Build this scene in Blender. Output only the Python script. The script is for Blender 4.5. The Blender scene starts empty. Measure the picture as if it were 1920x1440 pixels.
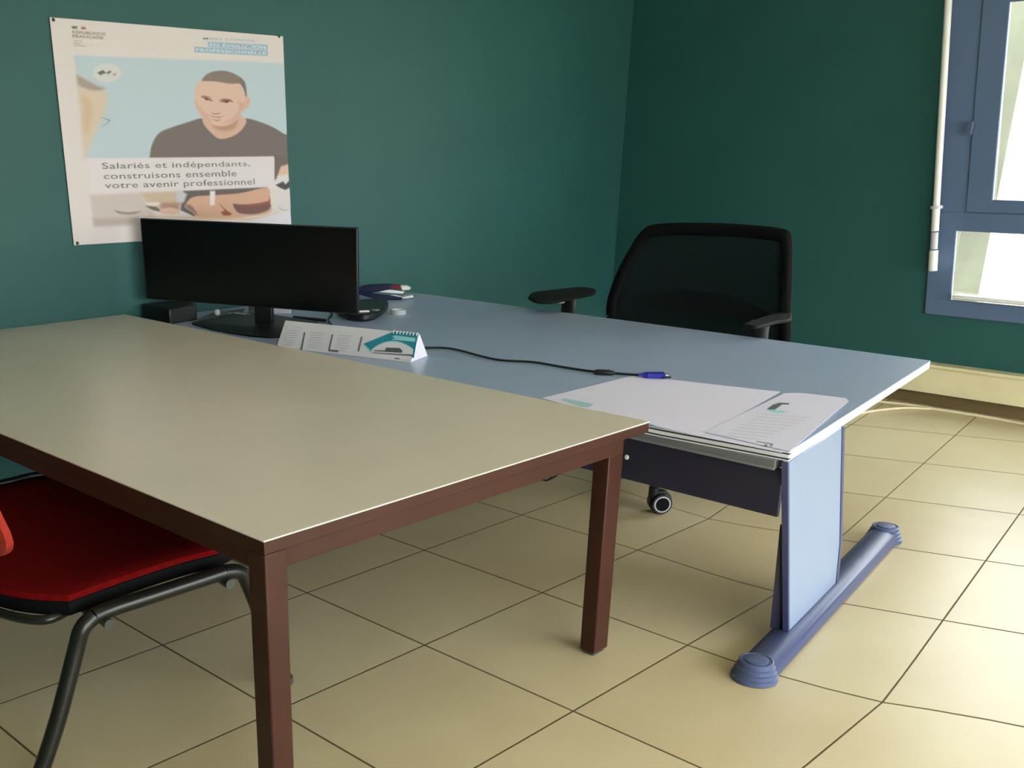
import bpy, bmesh, math, random
import numpy as np
from mathutils import Vector, Matrix
random.seed(4)
S = bpy.context.scene
COL = S.collection
PI = math.pi

# ------------------------------------------------------------------ camera
CAM_H = 1.51
FPX, PX, PY = 1984.13, 695.3, 1014.55          # focal length and principal point, 1920x1440 frame
PITCH, YAW, ROLL = .3610, .8150, -.0045
fw = np.array([math.cos(YAW)*math.cos(PITCH), math.sin(YAW)*math.cos(PITCH), -math.sin(PITCH)])
rt = np.array([math.sin(YAW), -math.cos(YAW), 0.])
up = np.cross(rt, fw)
rt, up = math.cos(ROLL)*rt+math.sin(ROLL)*up, math.cos(ROLL)*up-math.sin(ROLL)*rt
CAMP = np.array([0, 0, CAM_H])
cd = bpy.data.cameras.new('camera'); cam = bpy.data.objects.new('camera', cd); COL.objects.link(cam)
cam.matrix_world = Matrix(((rt[0], up[0], -fw[0], 0), (rt[1], up[1], -fw[1], 0), (rt[2], up[2], -fw[2], CAM_H), (0, 0, 0, 1)))
cd.sensor_fit = 'HORIZONTAL'; cd.sensor_width = 36; cd.lens = FPX/1920*36
cd.shift_x = (960-PX)/1920; cd.shift_y = (PY-720)/1920
cd.clip_start = .02; cd.clip_end = 200
S.camera = cam

# ------------------------------------------------------------------ colour management
S.view_settings.view_transform = 'Standard'; S.view_settings.look = 'None'
S.view_settings.gamma = 1; S.view_settings.use_curve_mapping = False
S.view_settings.exposure = 0.0
try: S.cycles.use_denoising = True
except Exception: pass

# ------------------------------------------------------------------ daylight
w = bpy.data.worlds.new('daylight'); S.world = w; w.use_nodes = True
nt = w.node_tree; nt.nodes.clear()
wo = nt.nodes.new('ShaderNodeOutputWorld'); bg = nt.nodes.new('ShaderNodeBackground')
tc = nt.nodes.new('ShaderNodeTexCoord'); sx = nt.nodes.new('ShaderNodeSeparateXYZ')
cr = nt.nodes.new('ShaderNodeValToRGB'); nt.links.new(tc.outputs['Generated'], sx.inputs[0]); nt.links.new(sx.outputs['Z'], cr.inputs[0])
cr.color_ramp.elements[0].position = 0.0; cr.color_ramp.elements[0].color = (.90, .90, .88, 1)
cr.color_ramp.elements[1].position = .5; cr.color_ramp.elements[1].color = (.86, .93, 1.0, 1)
e = cr.color_ramp.elements.new(.12); e.color = (.95, .98, 1.0, 1)
nt.links.new(cr.outputs[0], bg.inputs[0]); nt.links.new(bg.outputs[0], wo.inputs[0])
bg.inputs[1].default_value = 11.5

def portal(name, loc, rot, sx_, sy_):
    ld = bpy.data.lights.new(name, 'AREA'); ld.shape = 'RECTANGLE'; ld.size = sx_; ld.size_y = sy_
    ld.cycles.is_portal = True
    o = bpy.data.objects.new(name, ld); COL.objects.link(o); o.location = loc; o.rotation_euler = rot
    return o
XW, YW, YS, XL, CEIL = 6.80, 4.59, -2.5, -1.6, 2.75   # inner faces of the room
portal('window_daylight', (XW+.13, 1.45, 1.45), (0, PI/2, 0), 1.8, 2.2)
portal('glass_door_daylight', (2.4, YS-.13, 1.225), (-PI/2, 0, 0), 6.2, 2.45)

# ------------------------------------------------------------------ measuring: photo point -> point on a known plane of the room
def ray(x, y): return fw*FPX + rt*(x-PX) + up*(PY-y)
def atz(x, y, z=0): d = ray(x, y); return CAMP + d*(z-CAM_H)/d[2]
def atx(x, y, X): d = ray(x, y); return CAMP + d*X/d[0]
def aty(x, y, Y): d = ray(x, y); return CAMP + d*Y/d[1]
def proj(P):
    P = np.asarray(P, float)-CAMP; d = P@fw
    return np.stack([PX+FPX*(P@rt)/d, PY-FPX*(P@up)/d], -1)

# ------------------------------------------------------------------ materials
def lin(c): 
    return tuple((v/255/12.92 if v/255 <= .04045 else ((v/255+.055)/1.055)**2.4) for v in c)
def mat(name, rgb, rough=.6, metal=0, noise=.06, scale=6, bump=0, bscale=200, spec=.5, coat=0, alpha=1, trans=0, sheen=0):
    m = bpy.data.materials.new(name); m.use_nodes = True; t = m.node_tree
    b = t.nodes['Principled BSDF']; c = lin(rgb)
    b.inputs['Roughness'].default_value = rough; b.inputs['Metallic'].default_value = metal
    b.inputs['Specular IOR Level'].default_value = spec
    b.inputs['Coat Weight'].default_value = coat; b.inputs['Alpha'].default_value = alpha
    b.inputs['Transmission Weight'].default_value = trans; b.inputs['Sheen Weight'].default_value = sheen
    co = t.nodes.new('ShaderNodeTexCoord'); n = t.nodes.new('ShaderNodeTexNoise'); n.inputs['Scale'].default_value = scale; n.inputs['Detail'].default_value = 4
    t.links.new(co.outputs['Object'], n.inputs['Vector'])
    r = t.nodes.new('ShaderNodeValToRGB')
    r.color_ramp.elements[0].position = .3; r.color_ramp.elements[1].position = .7
    r.color_ramp.elements[0].color = (*[v*(1-noise) for v in c], 1); r.color_ramp.elements[1].color = (*[min(1, v*(1+noise)) for v in c], 1)
    t.links.new(n.outputs['Fac'], r.inputs[0]); t.links.new(r.outputs[0], b.inputs['Base Color'])
    if bump:
        n2 = t.nodes.new('ShaderNodeTexNoise'); n2.inputs['Scale'].default_value = bscale; t.links.new(co.outputs['Object'], n2.inputs['Vector'])
        bp = t.nodes.new('ShaderNodeBump'); bp.inputs['Strength'].default_value = bump; bp.inputs['Distance'].default_value = .002
        t.links.new(n2.outputs['Fac'], bp.inputs['Height']); t.links.new(bp.outputs[0], b.inputs['Normal'])
    return m
M = {}
M['wall'] = mat('teal_green_paint', (40, 89, 88), .5, noise=.05, scale=2.2, bump=.25, bscale=60, spec=.35)
M['ceiling'] = mat('white_ceiling_paint', (225, 222, 212), .8)
M['plain'] = mat('pale_wall_paint', (205, 200, 185), .8)
M['trunk'] = mat('cream_trunking', (232, 220, 180), .45)
M['blueframe'] = mat('grey_blue_window_metal', (92, 112, 146), .38, noise=.03)
M['white'] = mat('white_plastic', (236, 236, 236), .4, noise=.02)
M['offwhite'] = mat('ivory_cable_sheath', (240, 222, 190), .4, noise=.02)
M['cream'] = mat('greige_laminate', (223, 212, 199), .30, noise=.035, scale=3, spec=.5, bump=.03, bscale=300)
M['creamedge'] = mat('pale_laminate_edge', (205, 180, 150), .5)
M['brown'] = mat('red_brown_painted_steel', (64, 34, 24), .45, noise=.12, scale=5, spec=.28)
M['desk'] = mat('blue_grey_laminate', (164, 180, 214), .30, noise=.03, scale=3)
M['deskedge'] = mat('white_edge_band', (242, 242, 246), .4, noise=.01)
M['rail'] = mat('grey_metal_rail', (120, 120, 124), .4, noise=.04)
M['darkline'] = mat('charcoal_seam', (52, 50, 60), .6)
M['modesty'] = mat('dark_violet_steel', (42, 41, 60), .45, noise=.06)
M['bluepanel'] = mat('light_blue_steel', (134, 150, 178), .35, noise=.03, scale=2)
M['bluefoot'] = mat('slate_blue_steel', (64, 72, 110), .4, noise=.04)
M['bluecap'] = mat('slate_blue_plastic', (80, 91, 128), .45, noise=.04)
M['black'] = mat('black_plastic', (22, 24, 25), .4, noise=.1)
M['blacksoft'] = mat('black_soft_foam', (14, 17, 18), .75, noise=.1, spec=.25)
M['screen'] = mat('black_glossy_screen', (7, 10, 9), .22, noise=.02, spec=.35)
M['mesh'] = mat('black_mesh_fabric', (24, 30, 32), .9, noise=.12, scale=30, alpha=.76, spec=.12)
M['dark2'] = mat('black_ribbed_plastic', (8, 10, 10), .7, spec=.15)
M['blackmetal'] = mat('black_painted_tube', (24, 24, 20), .32, noise=.1)
M['greymetal'] = mat('dark_grey_cap', (62, 64, 60), .45)
M['chrome'] = mat('polished_metal', (235, 235, 235), .4, metal=.6, noise=.02)
M['redfab'] = mat('red_woven_fabric', (104, 8, 8), .95, noise=.15, scale=40, bump=.4, bscale=500, spec=.08)  # dark red: shade under the table put into the fabric colour
M['orangefab'] = mat('orange_red_fabric', (160, 40, 24), .9, noise=.08, scale=40, bump=.4, bscale=500)
M['paper'] = mat('white_paper', (226, 223, 250), .75, noise=.01)
M['paper2'] = mat('printed_white_paper', (220, 218, 246), .75, noise=.01)
M['card'] = mat('white_card', (226, 224, 234), .65, noise=.01)
M['teal'] = mat('teal_print', (32, 140, 165), .5, noise=.04)
M['cyan'] = mat('pale_cyan_print', (150, 215, 228), .5, noise=.02)
M['ltblue'] = mat('pale_blue_print', (170, 205, 220), .5, noise=.02)
M['greyprint'] = mat('grey_print', (118, 118, 126), .6, noise=.02)
M['ltgreyprint'] = mat('light_grey_print', (200, 198, 208), .6, noise=.02)
M['darkprint'] = mat('dark_grey_print', (84, 96, 102), .6, noise=.02)
M['bluedark'] = mat('navy_plastic', (10, 22, 62), .3)
M['bluevga'] = mat('royal_blue_plastic', (36, 40, 160), .35)
M['redplastic'] = mat('dark_red_plastic', (110, 12, 32), .3)
M['grey'] = mat('grey_card', (110, 116, 120), .6)
M['taupeprint'] = mat('taupe_ink', (150, 142, 134), .7, noise=.01)
M['slateprint'] = mat('slate_ink', (140, 150, 156), .7, noise=.01)
M['greyink'] = mat('soft_grey_ink', (138, 134, 132), .7, noise=.01)
M['blueprint'] = mat('blue_banner_ink', (158, 186, 200), .7, noise=.01)
M['bannertext'] = mat('pale_banner_lettering', (226, 232, 236), .7, noise=.01)
M['beigeout'] = mat('sunlit_beige_render', (214, 204, 176), .9, noise=.12, scale=5)
M['baseshade'] = mat('brown_painted_shade', (118, 100, 64), .6)
M['chairblack'] = mat('matt_black_nylon', (7, 9, 10), .7, noise=.1, spec=.15)
M['grass'] = mat('pale_dry_ground', (205, 196, 160), .95, noise=.1)
def glassmat():
    m = bpy.data.materials.new('clear_window_glass'); m.use_nodes = True; t = m.node_tree; t.nodes.clear()
    o = t.nodes.new('ShaderNodeOutputMaterial'); mx = t.nodes.new('ShaderNodeMixShader'); tr = t.nodes.new('ShaderNodeBsdfTransparent'); gl = t.nodes.new('ShaderNodeBsdfGlossy')
    tr.inputs[0].default_value = (.97, .98, .97, 1); gl.inputs['Roughness'].default_value = .03
    mx.inputs[0].default_value = .06; t.links.new(tr.outputs[0], mx.inputs[1]); t.links.new(gl.outputs[0], mx.inputs[2]); t.links.new(mx.outputs[0], o.inputs[0])
    return m
M['glass'] = glassmat()
def clearmat():
    m = mat('clear_plastic', (225, 235, 240), .1, noise=.01); m.node_tree.nodes['Principled BSDF'].inputs['Alpha'].default_value = .45; return m
M['clear'] = clearmat()

def floormat():
    m = bpy.data.materials.new('beige_floor_tiles'); m.use_nodes = True; t = m.node_tree; b = t.nodes['Principled BSDF']
    uv = t.nodes.new('ShaderNodeUVMap'); uv.uv_map = 'tiles'
    sp = t.nodes.new('ShaderNodeSeparateXYZ'); t.links.new(uv.outputs[0], sp.inputs[0])
    def line(sock, wd):
        f = t.nodes.new('ShaderNodeMath'); f.operation = 'FRACT'; t.links.new(sock, f.inputs[0])
        a = t.nodes.new('ShaderNodeMath'); a.operation = 'SUBTRACT'; t.links.new(f.outputs[0], a.inputs[0]); a.inputs[1].default_value = .5
        c = t.nodes.new('ShaderNodeMath'); c.operation = 'ABSOLUTE'; t.links.new(a.outputs[0], c.inputs[0])
        d = t.nodes.new('ShaderNodeMapRange'); t.links.new(c.outputs[0], d.inputs[0])
        d.inputs['From Min'].default_value = .5-wd*1.5; d.inputs['From Max'].default_value = .5-wd*.6
        return d.outputs[0]
    l1 = line(sp.outputs['X'], .0052); l2 = line(sp.outputs['Y'], .0045)
    mx = t.nodes.new('ShaderNodeMath'); mx.operation = 'MAXIMUM'; t.links.new(l1, mx.inputs[0]); t.links.new(l2, mx.inputs[1])
    fl = t.nodes.new('ShaderNodeVectorMath'); fl.operation = 'FLOOR'; t.links.new(uv.outputs[0], fl.inputs[0])
    wn = t.nodes.new('ShaderNodeTexWhiteNoise'); t.links.new(fl.outputs[0], wn.inputs['Vector'])
    co = t.nodes.new('ShaderNodeTexCoord'); no = t.nodes.new('ShaderNodeTexNoise'); no.inputs['Scale'].default_value = 3.0; no.inputs['Detail'].default_value = 6
    t.links.new(co.outputs['Object'], no.inputs['Vector'])
    ad = t.nodes.new('ShaderNodeMath'); ad.operation = 'MULTIPLY_ADD'; t.links.new(wn.outputs['Value'], ad.inputs[0]); ad.inputs[1].default_value = .35
    t.links.new(no.outputs['Fac'], ad.inputs[2])
    r = t.nodes.new('ShaderNodeValToRGB'); t.links.new(ad.outputs[0], r.inputs[0])
    r.color_ramp.elements[0].position = .3; r.color_ramp.elements[0].color = (*lin((199, 180, 143)), 1)
    r.color_ramp.elements[1].position = 1.0; r.color_ramp.elements[1].color = (*lin((212, 197, 160)), 1)
    mc = t.nodes.new('ShaderNodeMixRGB'); t.links.new(mx.outputs[0], mc.inputs[0]); t.links.new(r.outputs[0], mc.inputs[1]); mc.inputs[2].default_value = (*lin((92, 78, 44)), 1)
    t.links.new(mc.outputs[0], b.inputs['Base Color'])
    b.inputs['Specular IOR Level'].default_value = .28
    rr = t.nodes.new('ShaderNodeMapRange'); t.links.new(mx.outputs[0], rr.inputs[0]); rr.inputs['To Min'].default_value = .34; rr.inputs['To Max'].default_value = .9
    t.links.new(rr.outputs[0], b.inputs['Roughness'])
    bp = t.nodes.new('ShaderNodeBump'); bp.invert = True; bp.inputs['Strength'].default_value = .5; bp.inputs['Distance'].default_value = .002
    t.links.new(mx.outputs[0], bp.inputs['Height']); t.links.new(bp.outputs[0], b.inputs['Normal'])
    return m
M['floor'] = floormat()

# ------------------------------------------------------------------ mesh builder
class MB:
    def __init__(s): s.v = []; s.f = []; s.m = []; s.mats = []
    def mi(s, m):
        if m is None: m = s.mats[0] if s.mats else 'white'
        if m not in s.mats: s.mats.append(m)
        return s.mats.index(m)
    def add(s, vs, fs, m=None):
        k = len(s.v); s.v += [tuple(map(float, p)) for p in vs]; i = s.mi(m)
        for f in fs: s.f.append([k+a for a in f]); s.m.append(i)
        return s
    def box(s, c, d, m=None, rz=0, R=None):
        vs = [(x*d[0]/2, y*d[1]/2, z*d[2]/2) for x in (-1, 1) for y in (-1, 1) for z in (-1, 1)]
        R = R or Matrix.Rotation(rz, 3, 'Z')
        vs = [R@Vector(v)+Vector(c) for v in vs]
        return s.add(vs, [(0, 1, 3, 2), (4, 6, 7, 5), (0, 4, 5, 1), (2, 3, 7, 6), (0, 2, 6, 4), (1, 5, 7, 3)], m)
    def prism(s, poly, vec, m=None):                 # polygon (3d points) pushed along vec
        n = len(poly); a = [Vector(p) for p in poly]; b = [p+Vector(vec) for p in a]
        return s.add(a+b, [list(range(n))[::-1], list(range(n, 2*n))]+[(i, (i+1) % n, n+(i+1) % n, n+i) for i in range(n)], m)
    def tube(s, pts, r, m=None, n=10, smooth=0, cap=True, ry=None):
        P = [Vector(p) for p in pts]
        if smooth: P = catmull(P, smooth)
        rings = []; up0 = None
        for i, p in enumerate(P):
            t = (P[min(i+1, len(P)-1)]-P[max(i-1, 0)]).normalized()
            if up0 is None: up0 = Vector((0, 0, 1)) if abs(t.z) < .9 else Vector((1, 0, 0))
            a = t.cross(up0).normalized(); bb = a.cross(t).normalized(); up0 = bb
            rr = r[i*(len(r)-1)//max(1, len(P)-1)] if isinstance(r, (list, tuple)) else r
            rings.append([p+a*rr*math.cos(2*PI*k/n)+bb*(rr if ry is None else ry)*math.sin(2*PI*k/n) for k in range(n)])
        vs = [v for R_ in rings for v in R_]
        fs = [(i*n+k, i*n+(k+1) % n, (i+1)*n+(k+1) % n, (i+1)*n+k) for i in range(len(P)-1) for k in range(n)]
        if cap: fs += [list(range(n))[::-1], list(range((len(P)-1)*n, len(P)*n))]
        return s.add(vs, fs, m)
    def lathe(s, prof, o, m=None, n=28, sxy=(1, 1), rz=0, R=None):   # prof: (radius, height)
        vs = []
        for r, z in prof:
            for k in range(n):
                a = 2*PI*k/n; x, y = r*math.cos(a)*sxy[0], r*math.sin(a)*sxy[1]
                v = Vector((x*math.cos(rz)-y*math.sin(rz), x*math.sin(rz)+y*math.cos(rz), z))
                if R is not None: v = R@v
                vs.append(v+Vector(o))
        q = len(prof)
        fs = [(i*n+k, i*n+(k+1) % n, (i+1)*n+(k+1) % n, (i+1)*n+k) for i in range(q-1) for k in range(n)]
        fs += [list(range(n))[::-1], list(range((q-1)*n, q*n))]
        return s.add(vs, fs, m)
    def build(s, name, parent=None, bevel=0, smooth=False, seg=2, sub=0):
        me = bpy.data.meshes.new(name); me.from_pydata(s.v, [], s.f); me.update()
        for k in s.mats: me.materials.append(M[k])
        me.polygons.foreach_set('material_index', s.m)
        bm = bmesh.new(); bm.from_mesh(me); bmesh.ops.recalc_face_normals(bm, faces=bm.faces); bm.to_mesh(me); bm.free()
        o = bpy.data.objects.new(name, me); COL.objects.link(o)
        if parent is not None:
            o.parent = parent; o.matrix_parent_inverse = world_inv(parent)
        if bevel:
            b = o.modifiers.new('bevel', 'BEVEL'); b.width = bevel; b.segments = seg; b.limit_method = 'ANGLE'; b.angle_limit = .6
        if sub:
            b = o.modifiers.new('sub', 'SUBSURF'); b.levels = b.render_levels = sub
        if smooth or bevel or sub:
            me.polygons.foreach_set('use_smooth', [True]*len(me.polygons))
            try: me.set_sharp_from_angle(angle=.7)
            except Exception: pass
        return o
def world_inv(p):
    mtx = p.matrix_basis.copy()
    q = p
    while q.parent is not None:
        mtx = q.parent.matrix_basis @ q.matrix_parent_inverse @ mtx; q = q.parent
    return mtx.inverted()
def catmull(P, k):
    out = []
    for i in range(len(P)-1):
        p0, p1, p2, p3 = P[max(i-1, 0)], P[i], P[i+1], P[min(i+2, len(P)-1)]
        for j in range(k):
            t = j/k; out.append(.5*((2*p1)+(-p0+p2)*t+(2*p0-5*p1+4*p2-p3)*t*t+(-p0+3*p1-3*p2+p3)*t**3))
    out.append(P[-1]); return out
def empty(name, loc, label, cat, group=None):
    o = bpy.data.objects.new(name, None); COL.objects.link(o); o.location = loc; o.empty_display_size = .1
    return tag(o, label, cat, group)
def tag(o, label, cat, group=None):
    o['label'] = label; o['category'] = cat
    if group: o['group'] = group
    return o
def struct(o): o['kind'] = 'structure'; return o

# ------------------------------------------------------------------ room
# floor: square tiles, laid slightly out of square past the end of the desk
SXT, SYT, OX, OY = .60611, .58286, .4006, 3.27232
def tile_point(i, j):
    X, Y = OX+j*SXT, OY-i*SYT
    t = i+j-8
    wgt = min(1, max(0, (t+1)/1.5)); wgt = wgt*wgt*(3-2*wgt)
    tt = max(0, t)
    X += .075*tt + .10*(i-3)*wgt*(1 if i < 6 else 6/ i); Y += .09*tt
    return X, Y
vs = []; uvs = []; n_i, n_j = 60, 60
for a in range(n_i+1):
    for b in range(n_j+1):
        i, j = -3+a*.25, -4+b*.25
        vs.append((*tile_point(i, j), 0)); uvs.append((j, i))
fs = []
for a in range(n_i):
    for b in range(n_j):
        q = [a*(n_j+1)+b, a*(n_j+1)+b+1, (a+1)*(n_j+1)+b+1, (a+1)*(n_j+1)+b]
        cxx = sum(vs[k][0] for k in q)/4; cyy = sum(vs[k][1] for k in q)/4
        if XL-.25 < cxx < XW+.2 and YS-.25 < cyy < YW+.25: fs.append(q)
me = bpy.data.meshes.new('floor'); me.from_pydata(vs, [], fs); me.update()
ul = me.uv_layers.new(name='tiles')
for lp in me.loops: ul.data[lp.index].uv = uvs[lp.vertex_index]
me.materials.append(M['floor'])
bm = bmesh.new(); bm.from_mesh(me); bmesh.ops.delete(bm, geom=[v for v in bm.verts if not v.link_faces], context='VERTS'); bmesh.ops.recalc_face_normals(bm, faces=bm.faces)
for f_ in bm.faces:
    if f_.normal.z < 0: f_.normal_flip()
bm.to_mesh(me); bm.free()
fl = bpy.data.objects.new('floor', me); COL.objects.link(fl); struct(fl)

struct(MB().box(((XL+XW)/2, YW+.08, CEIL/2), (XW-XL+.32, .16, CEIL), 'wall').build('wall_back'))
struct(MB().box((XL-.08, (YS+YW)/2, CEIL/2), (.16, YW-YS, CEIL), 'wall').build('wall_left'))
struct(MB().box(((XL+XW)/2, (YS+YW)/2, CEIL+.06), (XW-XL+.32, YW-YS+.32, .12), 'ceiling').build('ceiling'))
# wall with the daylight behind the viewer: an unseen glazed door, widened to brighten the tables
DX0, DX1, DZ = -.7, 5.5, 2.45
mb = MB(); mb.box(((XL+DX0)/2, YS-.08, CEIL/2), (DX0-XL, .16, CEIL), 'wall'); mb.box(((DX1+XW)/2, YS-.08, CEIL/2), (XW-DX1, .16, CEIL), 'wall')
mb.box(((DX0+DX1)/2, YS-.08, (DZ+CEIL)/2), (DX1-DX0, .16, CEIL-DZ), 'wall'); struct(mb.build('wall_front'))
mb = MB()
for x in (DX0+.03, .85, 2.4, 3.95, DX1-.03): mb.box((x, YS-.08, DZ/2), (.06, .07, DZ), 'blueframe')
for z in (.03, DZ-.03): mb.box(((DX0+DX1)/2, YS-.08, z), (DX1-DX0, .065, .06), 'blueframe')
dr = struct(mb.build('door_1', bevel=.004))
MB().box(((DX0+DX1)/2, YS-.08, DZ/2), (DX1-DX0-.06, .006, DZ-.06), 'glass').build('door_glass', dr)

# right-hand wall with the window: opening measured on the plane x = XW
def wp(x, y, X=XW): p = atx(x, y, X); return (p[1], p[2])
WB = wp(1735, 588); WT = wp(1778, 0)
k = (2.32-WB[1])/(WT[1]-WB[1]); WT = (WB[0]+(WT[0]-WB[0])*k, 2.32)
WR = .55
win = [(WB[0], WB[1]), (WT[0], WT[1]), (WR, 2.32), (WR, WB[1])]
def X3(p, X): return (X, p[0], p[1])
mb = MB(); out = [(YW, 0), (YW, CEIL), (YS-.16, CEIL), (YS-.16, 0)]
for a in range(4):
    b = (a+1) % 4
    mb.prism([X3(out[a], XW), X3(out[b], XW), X3(win[b], XW), X3(win[a], XW)], (.16, 0, 0), 'wall')
struct(mb.build('wall_right'))
def lerp(a, b, t): return tuple(a[i]+(b[i]-a[i])*t for i in range(len(a)))
def wl(z, off=0):     # window's outer edge at height z, moved inwards by off
    t = (z-WB[1])/(WT[1]-WB[1]); return WB[0]+(WT[0]-WB[0])*t-off
zg0 = wp(1787, 545)[1]; zg1 = wp(1797, 433)[1]; zt1 = wp(1790, 372)[1]
def bar(mb, pts, x0, x1, m): mb.prism([(x0, p[0], p[1]) for p in pts], (x1-x0, 0, 0), m)
mb = MB(); o1 = .20
gy = wp(1789, 500)[0]; o_low = wl((zg0+zg1)/2)-gy
bar(mb, [(wl(WB[1]), WB[1]), (wl(zg1+.02), zg1+.02), (wl(zg1+.02, o_low), zg1+.02), (wl(WB[1], o_low), WB[1])], XW-0.0175, XW+.004, 'blueframe')
bar(mb, [(wl(zg1+.02), zg1+.02), (wl(2.32), 2.32), (wl(2.32, .20), 2.32), (wl(zg1+.02, .20), zg1+.02)], XW-0.0150, XW+.004, 'blueframe')
bar(mb, [(wl(WB[1]), WB[1]), (WR, WB[1]), (WR, zg0-.05), (wl(zg0-.05), zg0-.05)], XW-0.0180, XW+.004, 'blueframe')
bar(mb, [(wl(zg1, .05), zg1), (WR, zg1), (WR, zt1-.07), (wl(zt1, .05), zt1-.07)], XW-0.0170, XW+.004, 'blueframe')
bar(mb, [(wl(2.25), 2.25), (WR, 2.25), (WR, 2.32), (wl(2.32), 2.32)], XW-0.0160, XW+.004, 'blueframe')
bar(mb, [(WR+.07, WB[1]), (WR, WB[1]), (WR, 2.32), (WR+.07, 2.32)], XW-0.0160, XW+.004, 'blueframe')
wf = struct(mb.build('window_1', bevel=.006))
mb = MB()      # opening sash with a raised ridge
gl_b = wp(1868, 367)[0]; gl_t = wp(1895, 0)[0]
zs0, zs1 = zt1-.07, 2.25
t1 = (2.19-zt1)/(wp(1895, 0)[1]-zt1); gT = gl_b+(gl_t-gl_b)*t1
so = .185
bar(mb, [(wl(zs0, so), zs0), (wl(zs1, so), zs1), (gT, zs1), (gl_b, zs0)], XW-0.0248, XW+.004, 'blueframe')
bar(mb, [(gl_b+.02, zs0), (WR+.07, zs0), (WR+.07, zt1), (gl_b+.02, zt1)], XW-0.0242, XW+.004, 'blueframe')
bar(mb, [(gT+.02, 2.19), (WR+.07, 2.19), (WR+.07, zs1), (gT+.02, zs1)], XW-0.0242, XW+.004, 'blueframe')
bar(mb, [(WR+.15, zs0), (WR+.07, zs0), (WR+.07, zs1), (WR+.15, zs1)], XW-0.0237, XW+.004, 'blueframe')
sash = mb.build('window_sash', wf, bevel=.006)
hp = atx(1819, 240, XW-.05)
MB().box((XW-.053, hp[1], hp[2]), (.02, .03, .07), 'bluecap').build('latch', sash, bevel=.004)
mb = MB(); bar(mb, [(gl_b, zt1), (gT, 2.19), (WR+.15, 2.19), (WR+.15, zt1)], XW-.004, XW+.002, 'glass'); mb.build('window_glass', wf)
mb = MB(); bar(mb, [(gy, zg0), (gy+.0, zg1), (WR+.07, zg1), (WR+.07, zg0)], XW-.004, XW+.002, 'glass'); mb.build('window_glass', wf)
s0 = wp(1785, 556, XW-.06)
MB().box((XW-.02, (s0[0]+WR+.07)/2, zg0-.028), (.09, s0[0]-WR-.07, .026), 'white').build('window_sill', wf, bevel=.008)

# cream trunking above the floor, and a low base strip coloured dark as the shade beneath it
struct(MB().box((XW-.04, (YS+YW)/2, .166), (.08, YW-YS, .164), 'trunk').box((XW-.045, (YS+YW)/2, .247), (.10, YW-YS, .02), 'trunk').build('trim_1', bevel=.004))
struct(MB().box((XW-.008, (YS+YW)/2, .042), (.016, YW-YS, .084), 'baseshade').build('baseboard_right'))

# outside: a rendered pier beside the window and pale ground
struct(MB().box((XW+.75, 2.86, 1.2), (.5, 1.20, 4.4), 'beigeout').build('exterior_pier'))
struct(MB().box((XW+6.3, 1, -.55), (12, 16, .1), 'grass').box((2.3, YS-6.4, -.25), (12, 12, .1), 'grass').build('exterior_ground'))

# hanging crank rod of the shutter, in front of the window's edge
def rod(px0, px1, X, r, m, mb): mb.tube([atx(*px0, X), atx(*px1, X)], r, m, n=14)
XR = XW-.10
top = np.array(atx(1778.5, 0, XR)); bot = np.array(atx(1748.5, 508, XR)); ext = top+(top-bot)*.12
rt_ = empty('blind_rod', tuple(bot), 'white jointed rod of the blind hanging beside the blue window frame', 'blind rod')
j1 = bot+(top-bot)*.245
MB().tube([ext, j1], .0185, 'white', n=16).build('rod', rt_, smooth=True)
MB().tube([j1, bot+(top-bot)*.155], .021, 'white', n=16).build('socket', rt_, smooth=True)
MB().tube([bot+(top-bot)*.15, bot+(top-bot)*.085], .019, 'ltgreyprint', n=16).build('grip', rt_, smooth=True)
MB().tube([bot+(top-bot)*.08, bot], .024, 'white', n=16).build('end_cap', rt_, smooth=True)
MB().tube([j1-(top-bot)*.004, j1+(top-bot)*.008], .031, 'ltgreyprint', n=16).tube([j1, j1+np.array([.10, 0, 0])], .008, 'ltgreyprint').build('clip', rt_, smooth=True)

# ------------------------------------------------------------------ greige table with brown steel frame
TZ = .735; TX0, TX1, TY0, TY1 = 1.2476, 2.686, 1.648, YW-.015
tb = empty('office_table', ((TX0+TX1)/2, (TY0+TY1)/2, 0), 'long greige laminate table with a red-brown steel frame and square legs', 'table')
mb = MB(); mb.box(((TX0+TX1)/2, (TY0+TY1)/2, TZ-.002), (TX1-TX0, TY1-TY0, .004), 'cream'); mb.build('tabletop', tb, bevel=.0015)
mb = MB()
mb.box(((TX0+TX1)/2, (TY0+TY1)/2, TZ-.0185), (TX1-TX0-.002, TY1-TY0-.002, .029), 'brown')
mb.build('edge_trim', tb, bevel=.002)
mb = MB(); g = .012; az = TZ-.033-.0225
mb.box(((TX0+2.60)/2, TY0+g+.012, az), (2.60-TX0-.05, .024, .045), 'brown')
mb.box(((TX0+2.60)/2, TY1-.03, az), (2.60-TX0-.05, .024, .045), 'brown')
mb.box((TX0+.019, (TY0+TY1)/2, az), (.024, TY1-TY0-.06, .045), 'brown')
mb.box((2.59, (TY0+TY1)/2, az), (.024, TY1-TY0-.06, .045), 'brown')
mb.build('apron', tb, bevel=.002)
def tleg(x0, x1, y0, y1):
    MB().box(((x0+x1)/2, (y0+y1)/2, (TZ-.033+.012)/2), (x1-x0, y1-y0, TZ-.033-.012), 'brown').box(((x0+x1)/2, (y0+y1)/2, .006), (x1-x0-.014, y1-y0-.014, .012), 'greymetal').build('leg', tb, bevel=.004)
tleg(TX0+.002, TX0+.062, TY0+.002, TY0+.062)
tleg(2.535, 2.607, TY0+.03, TY0+.085)
tleg(TX0+.002, TX0+.062, TY1-.062, TY1-.002)
tleg(2.545, 2.605, TY1-.06, TY1-.005)
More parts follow.
